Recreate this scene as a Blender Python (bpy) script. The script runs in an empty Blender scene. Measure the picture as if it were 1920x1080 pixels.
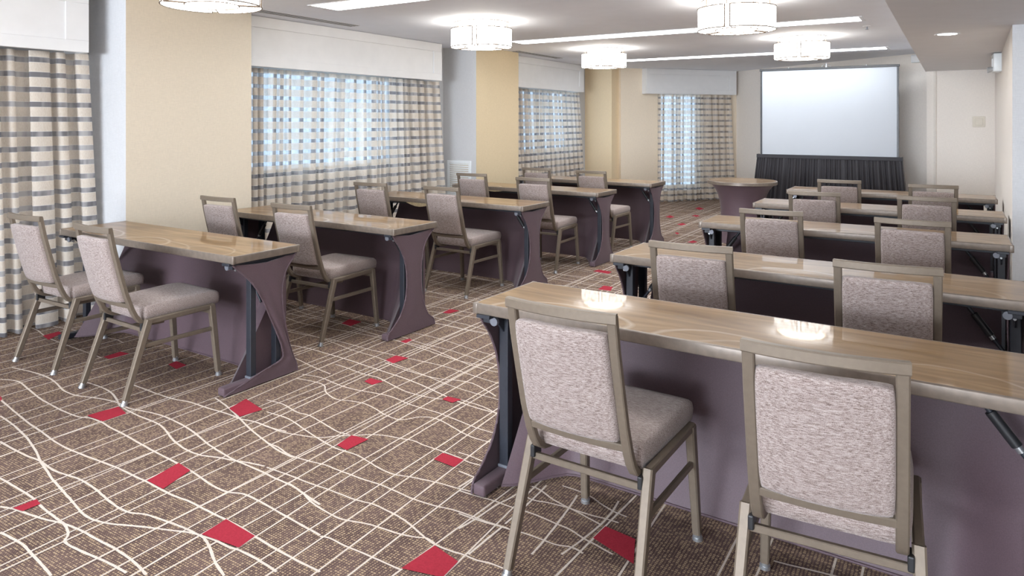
import bpy, bmesh, math, random
from mathutils import Vector, Matrix
R = math.radians
rng = random.Random(7)
sc = bpy.context.scene
COL = sc.collection

# ------------------------------------------------------------------ camera
EYE = 1.457
cam = bpy.data.cameras.new('camera'); cam_o = bpy.data.objects.new('camera', cam); COL.objects.link(cam_o)
cam_o.location = (0, 0, EYE); cam_o.rotation_euler = (R(90), 0, R(32.5))
cam.sensor_width = 36.0; cam.lens = 36.0 * 1334.0 / 1920.0
cam.shift_x = (960 - 936.2) / 1920.0; cam.shift_y = -(540 - 228) / 1920.0
cam.clip_start = 0.05; cam.clip_end = 200
sc.camera = cam_o

# ------------------------------------------------------------------ world, daylight, exposure
world = bpy.data.worlds.new('sky'); sc.world = world; world.use_nodes = True
wn = world.node_tree; wn.nodes.clear()
w_out = wn.nodes.new('ShaderNodeOutputWorld'); w_bg = wn.nodes.new('ShaderNodeBackground')
w_bg.inputs['Color'].default_value = (0.62, 0.80, 1.0, 1); w_bg.inputs['Strength'].default_value = 0.92
wn.links.new(w_bg.outputs[0], w_out.inputs[0])
sc.view_settings.view_transform = 'Standard'; sc.view_settings.look = 'None'
sc.view_settings.gamma = 1.0; sc.view_settings.use_curve_mapping = False
sc.view_settings.exposure = 1.58
LAMP_E, STRIP_E = 2.0, 4.6

def area_light(name, loc, rot, sx, sy, power, col):
    l = bpy.data.lights.new(name, 'AREA'); l.shape = 'RECTANGLE'; l.size = sx; l.size_y = sy
    l.energy = power; l.color = col
    o = bpy.data.objects.new(name, l); COL.objects.link(o); o.location = loc; o.rotation_euler = rot
    return o
# added cool fill, standing in for unseen windows behind the camera
area_light('rear_fill', (-2.2, -8.9, 1.4), (R(104), 0, 0), 6.6, 1.8, 520, (0.80, 0.89, 1.0))

# ------------------------------------------------------------------ mesh helpers
def link(name, me, parent=None):
    o = bpy.data.objects.new(name, me); COL.objects.link(o)
    if parent is not None: o.parent = parent
    return o
def finish(name, bm, mats, parent=None, smooth=None, recalc=True):
    if recalc: bmesh.ops.recalc_face_normals(bm, faces=bm.faces)
    me = bpy.data.meshes.new(name); bm.to_mesh(me); bm.free()
    for m in (mats if isinstance(mats, (list, tuple)) else [mats]): me.materials.append(m)
    if smooth is not None:
        me.polygons.foreach_set('use_smooth', [True] * len(me.polygons))
        if smooth < 179: me.set_sharp_from_angle(angle=R(smooth))
    return link(name, me, parent)
def tag(o, label=None, cat=None, group=None, kind=None):
    if label: o['label'] = label
    if cat: o['category'] = cat
    if group: o['group'] = group
    if kind: o['kind'] = kind
    return o
def empty(name, loc, rz=0.0):
    o = bpy.data.objects.new(name, None); COL.objects.link(o)
    o.location = loc; o.rotation_euler = (0, 0, rz); o.empty_display_size = 0.1
    return o
def NB(): return bmesh.new()
def merge(bm, tmp):
    me = bpy.data.meshes.new('tmp'); tmp.to_mesh(me); tmp.free(); bm.from_mesh(me); bpy.data.meshes.remove(me)
def box(bm, x0, x1, y0, y1, z0, z1, bev=0.0, seg=2, mi=0, mat=None):
    t = bmesh.new(); bmesh.ops.create_cube(t, size=1.0)
    for v in t.verts:
        v.co = Vector(((x0 + x1) / 2 + v.co.x * (x1 - x0), (y0 + y1) / 2 + v.co.y * (y1 - y0), (z0 + z1) / 2 + v.co.z * (z1 - z0)))
    if bev > 0: bmesh.ops.bevel(t, geom=t.edges[:], offset=bev, segments=seg, affect='EDGES', profile=0.5)
    if mat is not None: bmesh.ops.transform(t, matrix=mat, verts=t.verts)
    for f in t.faces: f.material_index = mi
    merge(bm, t)
def sweep(bm, pts, side, w, h, bev=0.0, caps=True):
    """rectangular tube along pts lying in the plane whose normal is `side`; w along side, h across (numbers or per-point lists)"""
    pts = [Vector(p) for p in pts]; side = Vector(side).normalized(); n = len(pts); rings = []
    for i, p in enumerate(pts):
        a = pts[i] - pts[i - 1] if i > 0 else None
        b = pts[i + 1] - pts[i] if i < n - 1 else None
        if a is None: t = b.normalized(); k = 1.0
        elif b is None: t = a.normalized(); k = 1.0
        else:
            t = (a.normalized() + b.normalized()).normalized(); k = 1.0 / max(0.5, t.dot(a.normalized()))
        nn = side.cross(t).normalized()
        ww = (w[i] if isinstance(w, (list, tuple)) else w) / 2; hh = (h[i] if isinstance(h, (list, tuple)) else h) / 2 * k
        c = min(ww, hh) * 0.32 if bev else 0
        if bev:
            q = [(ww - c, hh), (ww, hh - c), (ww, -hh + c), (ww - c, -hh), (-ww + c, -hh), (-ww, -hh + c), (-ww, hh - c), (-ww + c, hh)]
        else: q = [(ww, hh), (ww, -hh), (-ww, -hh), (-ww, hh)]
        rings.append([bm.verts.new(p + side * x + nn * y) for x, y in q])
    m = len(rings[0])
    for i in range(n - 1):
        for j in range(m):
            bm.faces.new((rings[i][j], rings[i][(j + 1) % m], rings[i + 1][(j + 1) % m], rings[i + 1][j]))
    if caps: bm.faces.new(rings[0]); bm.faces.new(list(reversed(rings[-1])))
def tube(bm, p0, p1, r0, r1=None, n=12, caps=True):
    p0, p1 = Vector(p0), Vector(p1); r1 = r0 if r1 is None else r1
    t = (p1 - p0).normalized(); a = t.orthogonal().normalized(); b = t.cross(a)
    ra = [bm.verts.new(p0 + (a * math.cos(k * 2 * math.pi / n) + b * math.sin(k * 2 * math.pi / n)) * r0) for k in range(n)]
    rb = [bm.verts.new(p1 + (a * math.cos(k * 2 * math.pi / n) + b * math.sin(k * 2 * math.pi / n)) * r1) for k in range(n)]
    for k in range(n): bm.faces.new((ra[k], ra[(k + 1) % n], rb[(k + 1) % n], rb[k]))
    if caps: bm.faces.new(list(reversed(ra))); bm.faces.new(rb)
def polytube(bm, pts, r, n=8):
    for a, b in zip(pts[:-1], pts[1:]): tube(bm, a, b, r, r, n)
def lathe(bm, prof, n=48, a0=0.0, a1=2 * math.pi, c=(0, 0, 0), mi=0):
    full = abs(a1 - a0 - 2 * math.pi) < 1e-6; k = n if full else n + 1
    rings = []
    for r, z in prof:
        rings.append([bm.verts.new((c[0] + r * math.cos(a0 + (a1 - a0) * i / n), c[1] + r * math.sin(a0 + (a1 - a0) * i / n), c[2] + z)) for i in range(k)])
    for p, q in zip(rings[:-1], rings[1:]):
        for i in range(n):
            f = bm.faces.new((p[i], p[(i + 1) % k], q[(i + 1) % k], q[i])); f.material_index = mi
    return rings
def pillow(bm, sx, sy, sz, nx=14, ny=14, p=9.0, crown=0.0, fn=None):
    """soft closed cushion, size sx*sy*sz, centred; fn warps each point"""
    def sp(n): return [math.sin(math.pi / 2 * (2 * i / n - 1)) if True else 0 for i in range(n + 1)]
    us, vs = sp(nx), sp(ny); top, bot = {}, {}
    for i, u in enumerate(us):
        for j, v in enumerate(vs):
            e = max(0.0, 1 - abs(u) ** p) ** (1 / 4.5) * max(0.0, 1 - abs(v) ** p) ** (1 / 4.5)
            z = sz / 2 * e; cr = crown * (1 - u * u) * (1 - v * v)
            # rounded plan corners
            k = 1 - 0.035 * (abs(u) * abs(v)) ** 6
            a = Vector((u * sx / 2 * k, v * sy / 2 * k, z + cr)); b = Vector((u * sx / 2 * k, v * sy / 2 * k, -z - cr * 0.5))
            if fn: a, b = fn(a), fn(b)
            top[i, j] = bm.verts.new(a)
            bot[i, j] = top[i, j] if i in (0, nx) or j in (0, ny) else bm.verts.new(b)
    for i in range(nx):
        for j in range(ny):
            bm.faces.new((top[i, j], top[i + 1, j], top[i + 1, j + 1], top[i, j + 1]))
            f = [bot[i, j], bot[i, j + 1], bot[i + 1, j + 1], bot[i + 1, j]]
            try: bm.faces.new(f)
            except ValueError: pass
def prism(bm, poly, z0, z1):
    lo = [bm.verts.new((x, y, z0)) for x, y in poly]; hi = [bm.verts.new((x, y, z1)) for x, y in poly]
    n = len(poly); bm.faces.new(list(reversed(lo))); bm.faces.new(hi)
    for i in range(n): bm.faces.new((lo[i], lo[(i + 1) % n], hi[(i + 1) % n], hi[i]))

# ------------------------------------------------------------------ materials
class NT:
    def __init__(s, name):
        s.m = bpy.data.materials.new(name); s.m.use_nodes = True; s.t = s.m.node_tree
        s.p = s.t.nodes['Principled BSDF']; s.out = s.t.nodes['Material Output']
    def n(s, kind, **kw):
        x = s.t.nodes.new('ShaderNode' + kind)
        for k, v in kw.items():
            if hasattr(x, k): setattr(x, k, v)
            else: x.inputs[k].default_value = v
        return x
    def l(s, a, b): s.t.links.new(a, b)
    def coord(s, scale=(1, 1, 1), kind='Object', rnd=False):
        tc = s.n('TexCoord'); mp = s.n('Mapping'); mp.inputs['Scale'].default_value = scale
        s.l(tc.outputs[kind], mp.inputs['Vector'])
        if rnd:
            oi = s.n('ObjectInfo'); mu = s.n('Math', operation='MULTIPLY'); mu.inputs[1].default_value = 37.0
            s.l(oi.outputs['Random'], mu.inputs[0]); s.l(mu.outputs[0], mp.inputs['Location'])
        return mp.outputs[0]
    def ramp(s, fac, stops):
        r = s.n('ValToRGB'); e = r.color_ramp.elements
        while len(e) > 1: e.remove(e[-1])
        e[0].position = stops[0][0]; e[0].color = (*stops[0][1], 1)
        for p, c in stops[1:]:
            x = e.new(p); x.color = (*c, 1)
        s.l(fac, r.inputs[0]); return r.outputs[0]
    def math(s, op, a, b=None, c=None, clamp=False):
        x = s.n('Math', operation=op); x.use_clamp = clamp
        for i, v in enumerate((a, b, c)):
            if v is None: continue
            if isinstance(v, (int, float)): x.inputs[i].default_value = v
            else: s.l(v, x.inputs[i])
        return x.outputs[0]
    def mix(s, fac, a, b, blend='MIX'):
        x = s.n('Mix', data_type='RGBA', blend_type=blend)
        for sock, v in ((x.inputs['Factor'], fac), (x.inputs[6], a), (x.inputs[7], b)):
            if isinstance(v, (int, float)): sock.default_value = v
            elif isinstance(v, tuple): sock.default_value = (*v, 1)
            else: s.l(v, sock)
        return x.outputs[2]
    def bump(s, h, strength, dist=0.01):
        b = s.n('Bump'); b.inputs['Strength'].default_value = strength; b.inputs['Distance'].default_value = dist
        s.l(h, b.inputs['Height']); s.l(b.outputs[0], s.p.inputs['Normal'])
def plain(name, col, rough=0.6, metal=0.0, var=0.06, scale=30, spec=0.5, coat=0.0):
    t = NT(name); nz = t.n('TexNoise'); nz.inputs['Scale'].default_value = scale; nz.inputs['Detail'].default_value = 3
    t.l(t.coord(), nz.inputs['Vector'])
    c = t.ramp(nz.outputs[0], [(0.3, tuple(x * (1 - var) for x in col)), (0.7, tuple(min(1, x * (1 + var)) for x in col))])
    t.l(c, t.p.inputs['Base Color']); t.p.inputs['Roughness'].default_value = rough; t.p.inputs['Metallic'].default_value = metal
    t.p.inputs['Specular IOR Level'].default_value = spec; t.p.inputs['Coat Weight'].default_value = coat
    return t.m
def wallpaper(name, col, var=0.05):
    t = NT(name)
    a = t.n('TexNoise'); a.inputs['Scale'].default_value = 1; a.inputs['Detail'].default_value = 2; t.l(t.coord((30, 30, 260)), a.inputs['Vector'])
    b = t.n('TexNoise'); b.inputs['Scale'].default_value = 1; b.inputs['Detail'].default_value = 2; t.l(t.coord((260, 260, 24)), b.inputs['Vector'])
    s = t.math('MULTIPLY', t.math('ADD', a.outputs[0], b.outputs[0]), 0.5)
    c = t.ramp(s, [(0.35, tuple(x * (1 - var) for x in col)), (0.65, tuple(min(1, x * (1 + var)) for x in col))])
    t.l(c, t.p.inputs['Base Color']); t.p.inputs['Roughness'].default_value = 0.75; t.p.inputs['Specular IOR Level'].default_value = 0.25
    t.bump(s, 0.25, 0.002); return t.m
def emit(name, col, strength):
    t = NT(name); e = t.n('Emission'); e.inputs['Color'].default_value = (*col, 1); e.inputs['Strength'].default_value = strength
    t.l(e.outputs[0], t.out.inputs['Surface']); return t.m

M = {}
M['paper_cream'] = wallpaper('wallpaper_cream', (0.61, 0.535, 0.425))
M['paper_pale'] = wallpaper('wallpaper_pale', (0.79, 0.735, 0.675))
M['paper_lamp_warm'] = wallpaper('wallpaper_lamp_warm', (0.62, 0.505, 0.335))  # cream paper with warm lamp light mixed into its colour
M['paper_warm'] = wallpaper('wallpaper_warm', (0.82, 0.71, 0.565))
M['paper_lamp_gold'] = wallpaper('wallpaper_lamp_gold', (0.79, 0.64, 0.43))  # same paper again, the lamps' warm light put into a deeper tone
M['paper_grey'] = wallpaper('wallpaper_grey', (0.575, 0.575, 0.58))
M['ceiling'] = plain('ceiling_paint', (0.90, 0.925, 0.985), 0.8, var=0.015, scale=6, spec=0.2)
M['soffit'] = plain('soffit_paint', (0.84, 0.83, 0.84), 0.8, var=0.015, scale=6, spec=0.2)
M['white_trim'] = plain('white_gloss_trim', (0.79, 0.79, 0.79), 0.4, var=0.02, scale=8)
M['white_plastic'] = plain('white_plastic', (0.80, 0.83, 0.84), 0.35, var=0.02)
M['beige_plastic'] = plain('beige_plastic', (0.66, 0.60, 0.50), 0.45, var=0.02)
M['dark_slot'] = plain('dark_slot', (0.015, 0.014, 0.013), 0.7)
M['frame'] = plain('taupe_metal', (0.185, 0.148, 0.112), 0.45, metal=0.2, var=0.05, scale=60, spec=0.25)
M['edge'] = plain('taupe_table_edge', (0.195, 0.158, 0.127), 0.36, metal=0.25, var=0.12, scale=40)
M['chrome'] = plain('bright_steel', (0.52, 0.54, 0.56), 0.3, metal=0.8, var=0.03)
M['black_steel'] = plain('navy_black_steel', (0.024, 0.027, 0.036), 0.38, var=0.1, spec=0.5)
M['grey_steel'] = plain('dull_grey_steel', (0.20, 0.21, 0.24), 0.4, metal=0.3)
M['black_plastic'] = plain('black_plastic', (0.02, 0.02, 0.022), 0.45)
M['black_frame'] = plain('black_aluminium', (0.02, 0.02, 0.022), 0.35)
M['screen'] = plain('projection_vinyl', (0.47, 0.495, 0.53), 0.7, var=0.01, scale=3, spec=0.2)
M['gold_trim'] = plain('brassy_edge_strip', (0.50, 0.40, 0.24), 0.3, metal=0.5, var=0.2, scale=90)

def fabric_tweed():
    t = NT('tweed_upholstery')
    a = t.n('TexNoise'); a.inputs['Scale'].default_value = 1; a.inputs['Detail'].default_value = 3; a.inputs['Roughness'].default_value = 0.65
    t.l(t.coord((50, 430, 430), rnd=True), a.inputs['Vector'])
    b = t.n('TexNoise'); b.inputs['Scale'].default_value = 1; b.inputs['Detail'].default_value = 2
    t.l(t.coord((560, 560, 560), rnd=True), b.inputs['Vector'])
    s = t.math('ADD', t.math('MULTIPLY', a.outputs[0], 0.62), t.math('MULTIPLY', b.outputs[0], 0.38))
    c = t.ramp(s, [(0.35, (0.085, 0.054, 0.046)), (0.44, (0.235, 0.178, 0.158)), (0.53, (0.365, 0.297, 0.272)), (0.64, (0.50, 0.43, 0.40))])
    t.l(c, t.p.inputs['Base Color']); t.p.inputs['Roughness'].default_value = 0.85; t.p.inputs['Specular IOR Level'].default_value = 0.2
    t.p.inputs['Sheen Weight'].default_value = 0.25
    t.bump(s, 0.5, 0.003); return t.m
M['tweed'] = fabric_tweed()
def spandex(name, col):
    t = NT(name); a = t.n('TexNoise'); a.inputs['Scale'].default_value = 260; t.l(t.coord(), a.inputs['Vector'])
    c = t.ramp(a.outputs[0], [(0.3, tuple(x * 0.9 for x in col)), (0.7, tuple(x * 1.1 for x in col))])
    t.l(c, t.p.inputs['Base Color']); t.p.inputs['Roughness'].default_value = 0.55; t.p.inputs['Specular IOR Level'].default_value = 0.35
    t.p.inputs['Sheen Weight'].default_value = 0.12; t.p.inputs['Sheen Roughness'].default_value = 0.4
    return t.m
M['spandex'] = spandex('purple_brown_spandex', (0.108, 0.070, 0.082))
M['skirt'] = spandex('black_skirt_cloth', (0.022, 0.020, 0.024))
def laminate():
    t = NT('glossy_table_laminate')
    co = t.coord((1.2, 9, 1), rnd=True)
    a = t.n('TexNoise'); a.inputs['Scale'].default_value = 1.6; a.inputs['Detail'].default_value = 6; a.inputs['Distortion'].default_value = 1.3; t.l(co, a.inputs['Vector'])
    b = t.n('TexNoise'); b.inputs['Scale'].default_value = 1; b.inputs['Detail'].default_value = 3; t.l(t.coord((2.2, 3.2, 1), rnd=True), b.inputs['Vector'])
    s = t.math('ADD', t.math('MULTIPLY', a.outputs[0], 0.65), t.math('MULTIPLY', b.outputs[0], 0.35))
    c = t.ramp(s, [(0.30, (0.145, 0.078, 0.030)), (0.5, (0.225, 0.132, 0.056)), (0.70, (0.325, 0.210, 0.105))])
    # pale swirl scuffs and the light they reflect, painted as thin distorted rings
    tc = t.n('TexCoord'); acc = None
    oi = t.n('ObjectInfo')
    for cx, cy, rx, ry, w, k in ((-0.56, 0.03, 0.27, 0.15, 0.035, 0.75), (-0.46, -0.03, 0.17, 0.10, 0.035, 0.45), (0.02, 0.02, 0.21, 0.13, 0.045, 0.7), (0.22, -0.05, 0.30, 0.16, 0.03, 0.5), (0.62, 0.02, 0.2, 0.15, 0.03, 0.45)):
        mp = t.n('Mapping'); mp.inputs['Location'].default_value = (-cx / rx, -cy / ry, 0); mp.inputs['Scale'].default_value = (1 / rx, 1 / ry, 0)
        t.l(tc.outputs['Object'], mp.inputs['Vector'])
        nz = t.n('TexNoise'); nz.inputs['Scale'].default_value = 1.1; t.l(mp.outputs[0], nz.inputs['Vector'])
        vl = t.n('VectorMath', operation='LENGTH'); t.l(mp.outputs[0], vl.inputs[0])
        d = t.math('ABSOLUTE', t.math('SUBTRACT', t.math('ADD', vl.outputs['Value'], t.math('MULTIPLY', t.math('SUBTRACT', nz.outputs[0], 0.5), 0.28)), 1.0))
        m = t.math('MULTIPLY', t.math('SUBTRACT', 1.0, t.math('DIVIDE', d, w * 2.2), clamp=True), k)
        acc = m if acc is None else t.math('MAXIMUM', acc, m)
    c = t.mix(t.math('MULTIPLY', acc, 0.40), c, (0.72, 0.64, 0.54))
    t.l(c, t.p.inputs['Base Color']); t.p.inputs['Roughness'].default_value = 0.45; t.p.inputs['Specular IOR Level'].default_value = 0.12
    t.p.inputs['Coat Weight'].default_value = 0.55; t.p.inputs['Coat Roughness'].default_value = 0.035
    return t.m
M['laminate'] = laminate()
def curtain_mat():
    t = NT('striped_sheer_curtain')
    tc = t.n('TexCoord'); sp = t.n('SeparateXYZ'); t.l(tc.outputs['Object'], sp.inputs[0]); z = sp.outputs[2]
    ph = t.math('FRACT', t.math('DIVIDE', z, 0.104))
    nz = t.n('TexNoise'); nz.inputs['Scale'].default_value = 1.0; nz.inputs['Detail'].default_value = 2; t.l(t.coord((13, 13, 2.5)), nz.inputs['Vector'])
    band = t.math('LESS_THAN', ph, 0.34)
    e1 = t.math('LESS_THAN', t.math('ABSOLUTE', t.math('SUBTRACT', ph, 0.355)), 0.022)
    e2 = t.math('GREATER_THAN', ph, 0.965)
    edge = t.math('MAXIMUM', e1, e2)
    fine = t.n('TexNoise'); fine.inputs['Scale'].default_value = 1.0; t.l(t.coord((500, 500, 60)), fine.inputs['Vector'])
    beige = t.ramp(fine.outputs[0], [(0.3, (0.73, 0.635, 0.525)), (0.7, (0.89, 0.82, 0.73))])
    grey = t.ramp(nz.outputs[0], [(0.40, (0.24, 0.235, 0.255)), (0.60, (0.62, 0.605, 0.61))])
    c = t.mix(band, beige, grey); c = t.mix(t.math('MULTIPLY', edge, 0.6), c, (0.88, 0.86, 0.83))
    df = t.n('BsdfDiffuse'); t.l(c, df.inputs['Color'])
    tl = t.n('BsdfTranslucent'); t.l(c, tl.inputs['Color'])
    m1 = t.n('MixShader'); m1.inputs[0].default_value = 0.30; t.l(df.outputs[0], m1.inputs[1]); t.l(tl.outputs[0], m1.inputs[2])
    tr = t.n('BsdfTransparent'); m2 = t.n('MixShader')
    fac = t.math('ADD', t.math('MULTIPLY', band, 0.24), 0.12)
    t.l(fac, m2.inputs[0]); t.l(m1.outputs[0], m2.inputs[1]); t.l(tr.outputs[0], m2.inputs[2])
    t.l(m2.outputs[0], t.out.inputs['Surface']); return t.m
M['curtain'] = curtain_mat()
def glass():
    t = NT('window_glass'); tr = t.n('BsdfTransparent'); tr.inputs['Color'].default_value = (0.93, 0.97, 1, 1)
    g = t.n('BsdfGlossy'); g.inputs['Roughness'].default_value = 0.02; lw = t.n('LayerWeight'); lw.inputs[0].default_value = 0.5
    m = t.n('MixShader'); t.l(t.math('ADD', t.math('MULTIPLY', t.math('POWER', lw.outputs['Facing'], 5.0), 0.8), 0.04), m.inputs[0]); t.l(tr.outputs[0], m.inputs[1]); t.l(g.outputs[0], m.inputs[2])
    t.l(m.outputs[0], t.out.inputs['Surface']); return t.m
M['glass'] = glass()
def carpet():
    t = NT('woven_carpet')
    tc = t.n('TexCoord'); sp = t.n('SeparateXYZ'); t.l(tc.outputs['Object'], sp.inputs[0])
    wob = t.n('TexNoise'); wob.inputs['Scale'].default_value = 9; wob.inputs['Detail'].default_value = 1; t.l(tc.outputs['Object'], wob.inputs['Vector'])
    # woven ticks: rows along V, stitches along U, each tick kept or dropped by a cell noise
    x = t.math('ADD', t.math('DIVIDE', sp.outputs[0], 0.0115), t.math('MULTIPLY', wob.outputs[0], 0.5)); y = t.math('DIVIDE', sp.outputs[1], 0.0098)
    fx, fy = t.math('FRACT', x), t.math('FRACT', y)
    cell = t.n('CombineXYZ'); t.l(t.math('FLOOR', x), cell.inputs[0]); t.l(t.math('FLOOR', y), cell.inputs[1])
    wh = t.n('TexWhiteNoise', noise_dimensions='2D'); t.l(cell.outputs[0], wh.inputs['Vector'])
    tick = t.math('MULTIPLY', t.math('LESS_THAN', t.math('ABSOLUTE', t.math('SUBTRACT', fx, 0.5)), t.math('ADD', 0.14, t.math('MULTIPLY', wh.outputs[0], 0.27))), t.math('LESS_THAN', t.math('ABSOLUTE', t.math('SUBTRACT', fy, 0.5)), 0.33))
    big = t.n('TexNoise'); big.inputs['Scale'].default_value = 7; big.inputs['Detail'].default_value = 4; t.l(tc.outputs['Object'], big.inputs['Vector'])
    dark = t.ramp(big.outputs[0], [(0.35, (0.088, 0.056, 0.053)), (0.65, (0.138, 0.090, 0.083))])
    light = t.ramp(wh.outputs[0], [(0.2, (0.24, 0.165, 0.115)), (0.8, (0.42, 0.305, 0.195))])
    c = t.mix(tick, dark, light)
    t.l(c, t.p.inputs['Base Color']); t.p.inputs['Roughness'].default_value = 0.95; t.p.inputs['Specular IOR Level'].default_value = 0.1
    t.bump(tick, 0.4, 0.002); return t.m
M['carpet'] = carpet()
M['carpet_line'] = plain('cream_carpet_yarn', (0.68, 0.59, 0.51), 0.95, var=0.12, scale=200, spec=0.1)
M['carpet_red'] = plain('red_carpet_yarn', (0.36, 0.030, 0.048), 0.95, var=0.12, scale=160, spec=0.1)
def shade_mat():
    t = NT('lit_lamp_shade')
    v = t.n('TexVoronoi', feature='DISTANCE_TO_EDGE'); v.inputs['Scale'].default_value = 1; t.l(t.coord((16, 16, 22), rnd=True), v.inputs['Vector'])
    ln = t.math('LESS_THAN', v.outputs['Distance'], 0.045)
    c = t.mix(t.math('MULTIPLY', ln, 0.9), (1.0, 0.985, 0.96), (0.15, 0.115, 0.09))
    e = t.n('Emission'); t.l(c, e.inputs['Color']); e.inputs['Strength'].default_value = LAMP_E
    t.l(e.outputs[0], t.out.inputs['Surface']); return t.m
def dim_shade(name, col, s):
    return emit(name, col, s)
M['shade'] = shade_mat()
M['diffuser'] = emit('lit_lamp_diffuser', (0.99, 0.96, 0.92), LAMP_E)
M['glow'] = emit('lit_lamp_top', (1.0, 0.90, 0.74), 13.0)
M['bulb'] = emit('lit_lamp_centre', (0.97, 0.98, 1.0), 11.0)
M['strip'] = emit('lit_strip_diffuser', (0.90, 0.95, 1.0), STRIP_E)
M['downlight'] = emit('lit_downlight', (1.0, 0.95, 0.88), 9.0)
M['lamp_wire'] = plain('bronze_lamp_wire', (0.15, 0.105, 0.07), 0.5)

# ------------------------------------------------------------------ room shell (U = x across the rows, V = y towards the screen)
HC = EYE + 0.955; HS = EYE + 0.69
WT = 0.14
nA = Vector((0.799, -0.602)); aA = Vector((0.602, 0.799))       # bay window wall: normal into room, direction
def bay(t, off): p = aA * t + nA * off; return (p.x, p.y)
bm = NB(); box(bm, -5.8, 2.1, -9.1, 14.6, -0.08, 0.0)
floor = tag(finish('floor', bm, M['carpet']), kind='structure')
bm = NB(); box(bm, -5.8, 2.1, -9.1, 14.6, HC, HC + 0.1)
ceiling = tag(finish('ceiling', bm, M['ceiling']), kind='structure')
bm = NB(); prism(bm, [(-0.344, -9.1), (2.1, -9.1), (2.1, 11.7), (-0.315, 11.7)], HS, HC + 0.05)
tag(finish('ceiling', bm, M['soffit']), kind='structure')

def wall_with_windows(name, along, off0, off1, t0, t1, wins, mat, frame=None):
    """wall slab between off0/off1 running t0..t1; wins: (ta, tb, za, zb)"""
    bm = NB(); cur = t0
    for ta, tb, za, zb in wins:
        along(bm, cur, ta, 0, HC); along(bm, ta, tb, 0, za); along(bm, ta, tb, zb, HC); cur = tb
    along(bm, cur, t1, 0, HC)
    return tag(finish(name, bm, mat), kind='structure')
UW = -5.60
left_wins = [(0.25, 1.85, 0.92, 2.0), (4.40, 6.50, 0.92, 2.0), (9.35, 11.1, 0.92, 2.0)]
def along_left(bm, a, b, z0, z1): box(bm, UW - WT, UW, a, b, z0, z1)
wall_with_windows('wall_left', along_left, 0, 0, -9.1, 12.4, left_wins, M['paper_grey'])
bay_win = (7.27, 8.15, 0.22, 2.0)
BO = -11.1
def along_bay(bm, a, b, z0, z1):
    p = [bay(a, BO), bay(b, BO), bay(b, BO - WT), bay(a, BO - WT)]
    prism(bm, p, z0, z1)
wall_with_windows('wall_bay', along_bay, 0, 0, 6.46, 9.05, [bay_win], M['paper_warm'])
# wall behind the screen (square to the bay wall), short far wall, right wall, pier and the rear of the room
T2 = 8.97
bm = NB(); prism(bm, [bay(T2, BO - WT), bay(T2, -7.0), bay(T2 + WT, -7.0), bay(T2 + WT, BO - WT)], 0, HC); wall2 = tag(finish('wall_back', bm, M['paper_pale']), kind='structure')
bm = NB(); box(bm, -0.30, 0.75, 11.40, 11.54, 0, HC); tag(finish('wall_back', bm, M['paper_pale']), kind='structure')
def ur(v): return 0.360 + 0.0215 * (v - 6.25)
bm = NB(); prism(bm, [(ur(6.25), 6.25), (2.1, 6.25), (2.1, 6.39), (0.52, 6.39), (0.62, 11.5), (ur(11.5), 11.5)], 0, HC)
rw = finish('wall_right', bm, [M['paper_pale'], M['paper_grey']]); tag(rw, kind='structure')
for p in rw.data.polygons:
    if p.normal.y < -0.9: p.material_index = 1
bm = NB(); box(bm, 2.0, 2.14, -9.1, 6.3, 0, HC); tag(finish('wall_right', bm, M['paper_pale']), kind='structure')
bm = NB(); box(bm, -5.8, 2.1, -9.24, -9.1, 0, HC); tag(finish('wall_rear', bm, M['paper_pale']), kind='structure')
# piers between the windows
def pier(v0, v1, u, mats):
    bm = NB(); box(bm, UW - 0.02, u, v0, v1, 0, HC)
    o = finish('wall_pier', bm, mats); tag(o, kind='structure')
    for p in o.data.polygons: p.material_index = 0 if p.normal.x > 0.5 else 1
    return o
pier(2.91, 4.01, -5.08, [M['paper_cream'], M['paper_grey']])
pier(7.43, 8.47, -5.08, [M['paper_lamp_warm'], M['paper_grey']])
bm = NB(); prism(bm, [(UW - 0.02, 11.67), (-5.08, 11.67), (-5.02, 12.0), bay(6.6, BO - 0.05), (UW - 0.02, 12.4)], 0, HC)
tag(finish('wall_pier', bm, M['paper_lamp_gold']), kind='structure')

# windows: frame, mullion, panes, sill
def window(n, place, w, z0, z1, mull):
    """local x along wall (0..w), local y out of the room (0 at inner face)"""
    e = empty('window_%d' % n, place[0], place[1]); tag(e, kind='structure')
    bm = NB(); f = 0.06
    for a, b, c, d in ((0, w, z0, z0 + f), (0, w, z1 - f, z1), (0, f, z0 + f, z1 - f), (w - f, w, z0 + f, z1 - f)): box(bm, a, b, 0.05, 0.11, c, d, 0.006)
    finish('window_frame', bm, M['white_trim'], e)
    for m in mull:
        bm = NB(); box(bm, m - 0.03, m + 0.03, 0.045, 0.115, z0 + f, z1 - f, 0.005); finish('mullion', bm, M['white_trim'], e)
    xs = [f] + [m for m in mull] + [w - f]
    for a, b in zip(xs[:-1], xs[1:]):
        bm = NB(); box(bm, a, b, 0.076, 0.084, z0 + f, z1 - f); finish('pane', bm, M['glass'], e)
    bm = NB(); box(bm, -0.04, w + 0.04, -0.05, 0.12, z0 - 0.035, z0, 0.006); finish('window_sill', bm, M['white_trim'], e)
for i, (a, b, z0, z1) in enumerate(left_wins):
    window(i + 1, ((UW, a, 0), R(90)), b - a, z0, z1, [(b - a) * (0.6 if i == 1 else 0.5)])
p0 = bay(bay_win[0], BO)
window(4, ((p0[0], p0[1], 0), math.atan2(aA.y, aA.x)), bay_win[1] - bay_win[0], bay_win[2], bay_win[3], [0.45])

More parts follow.
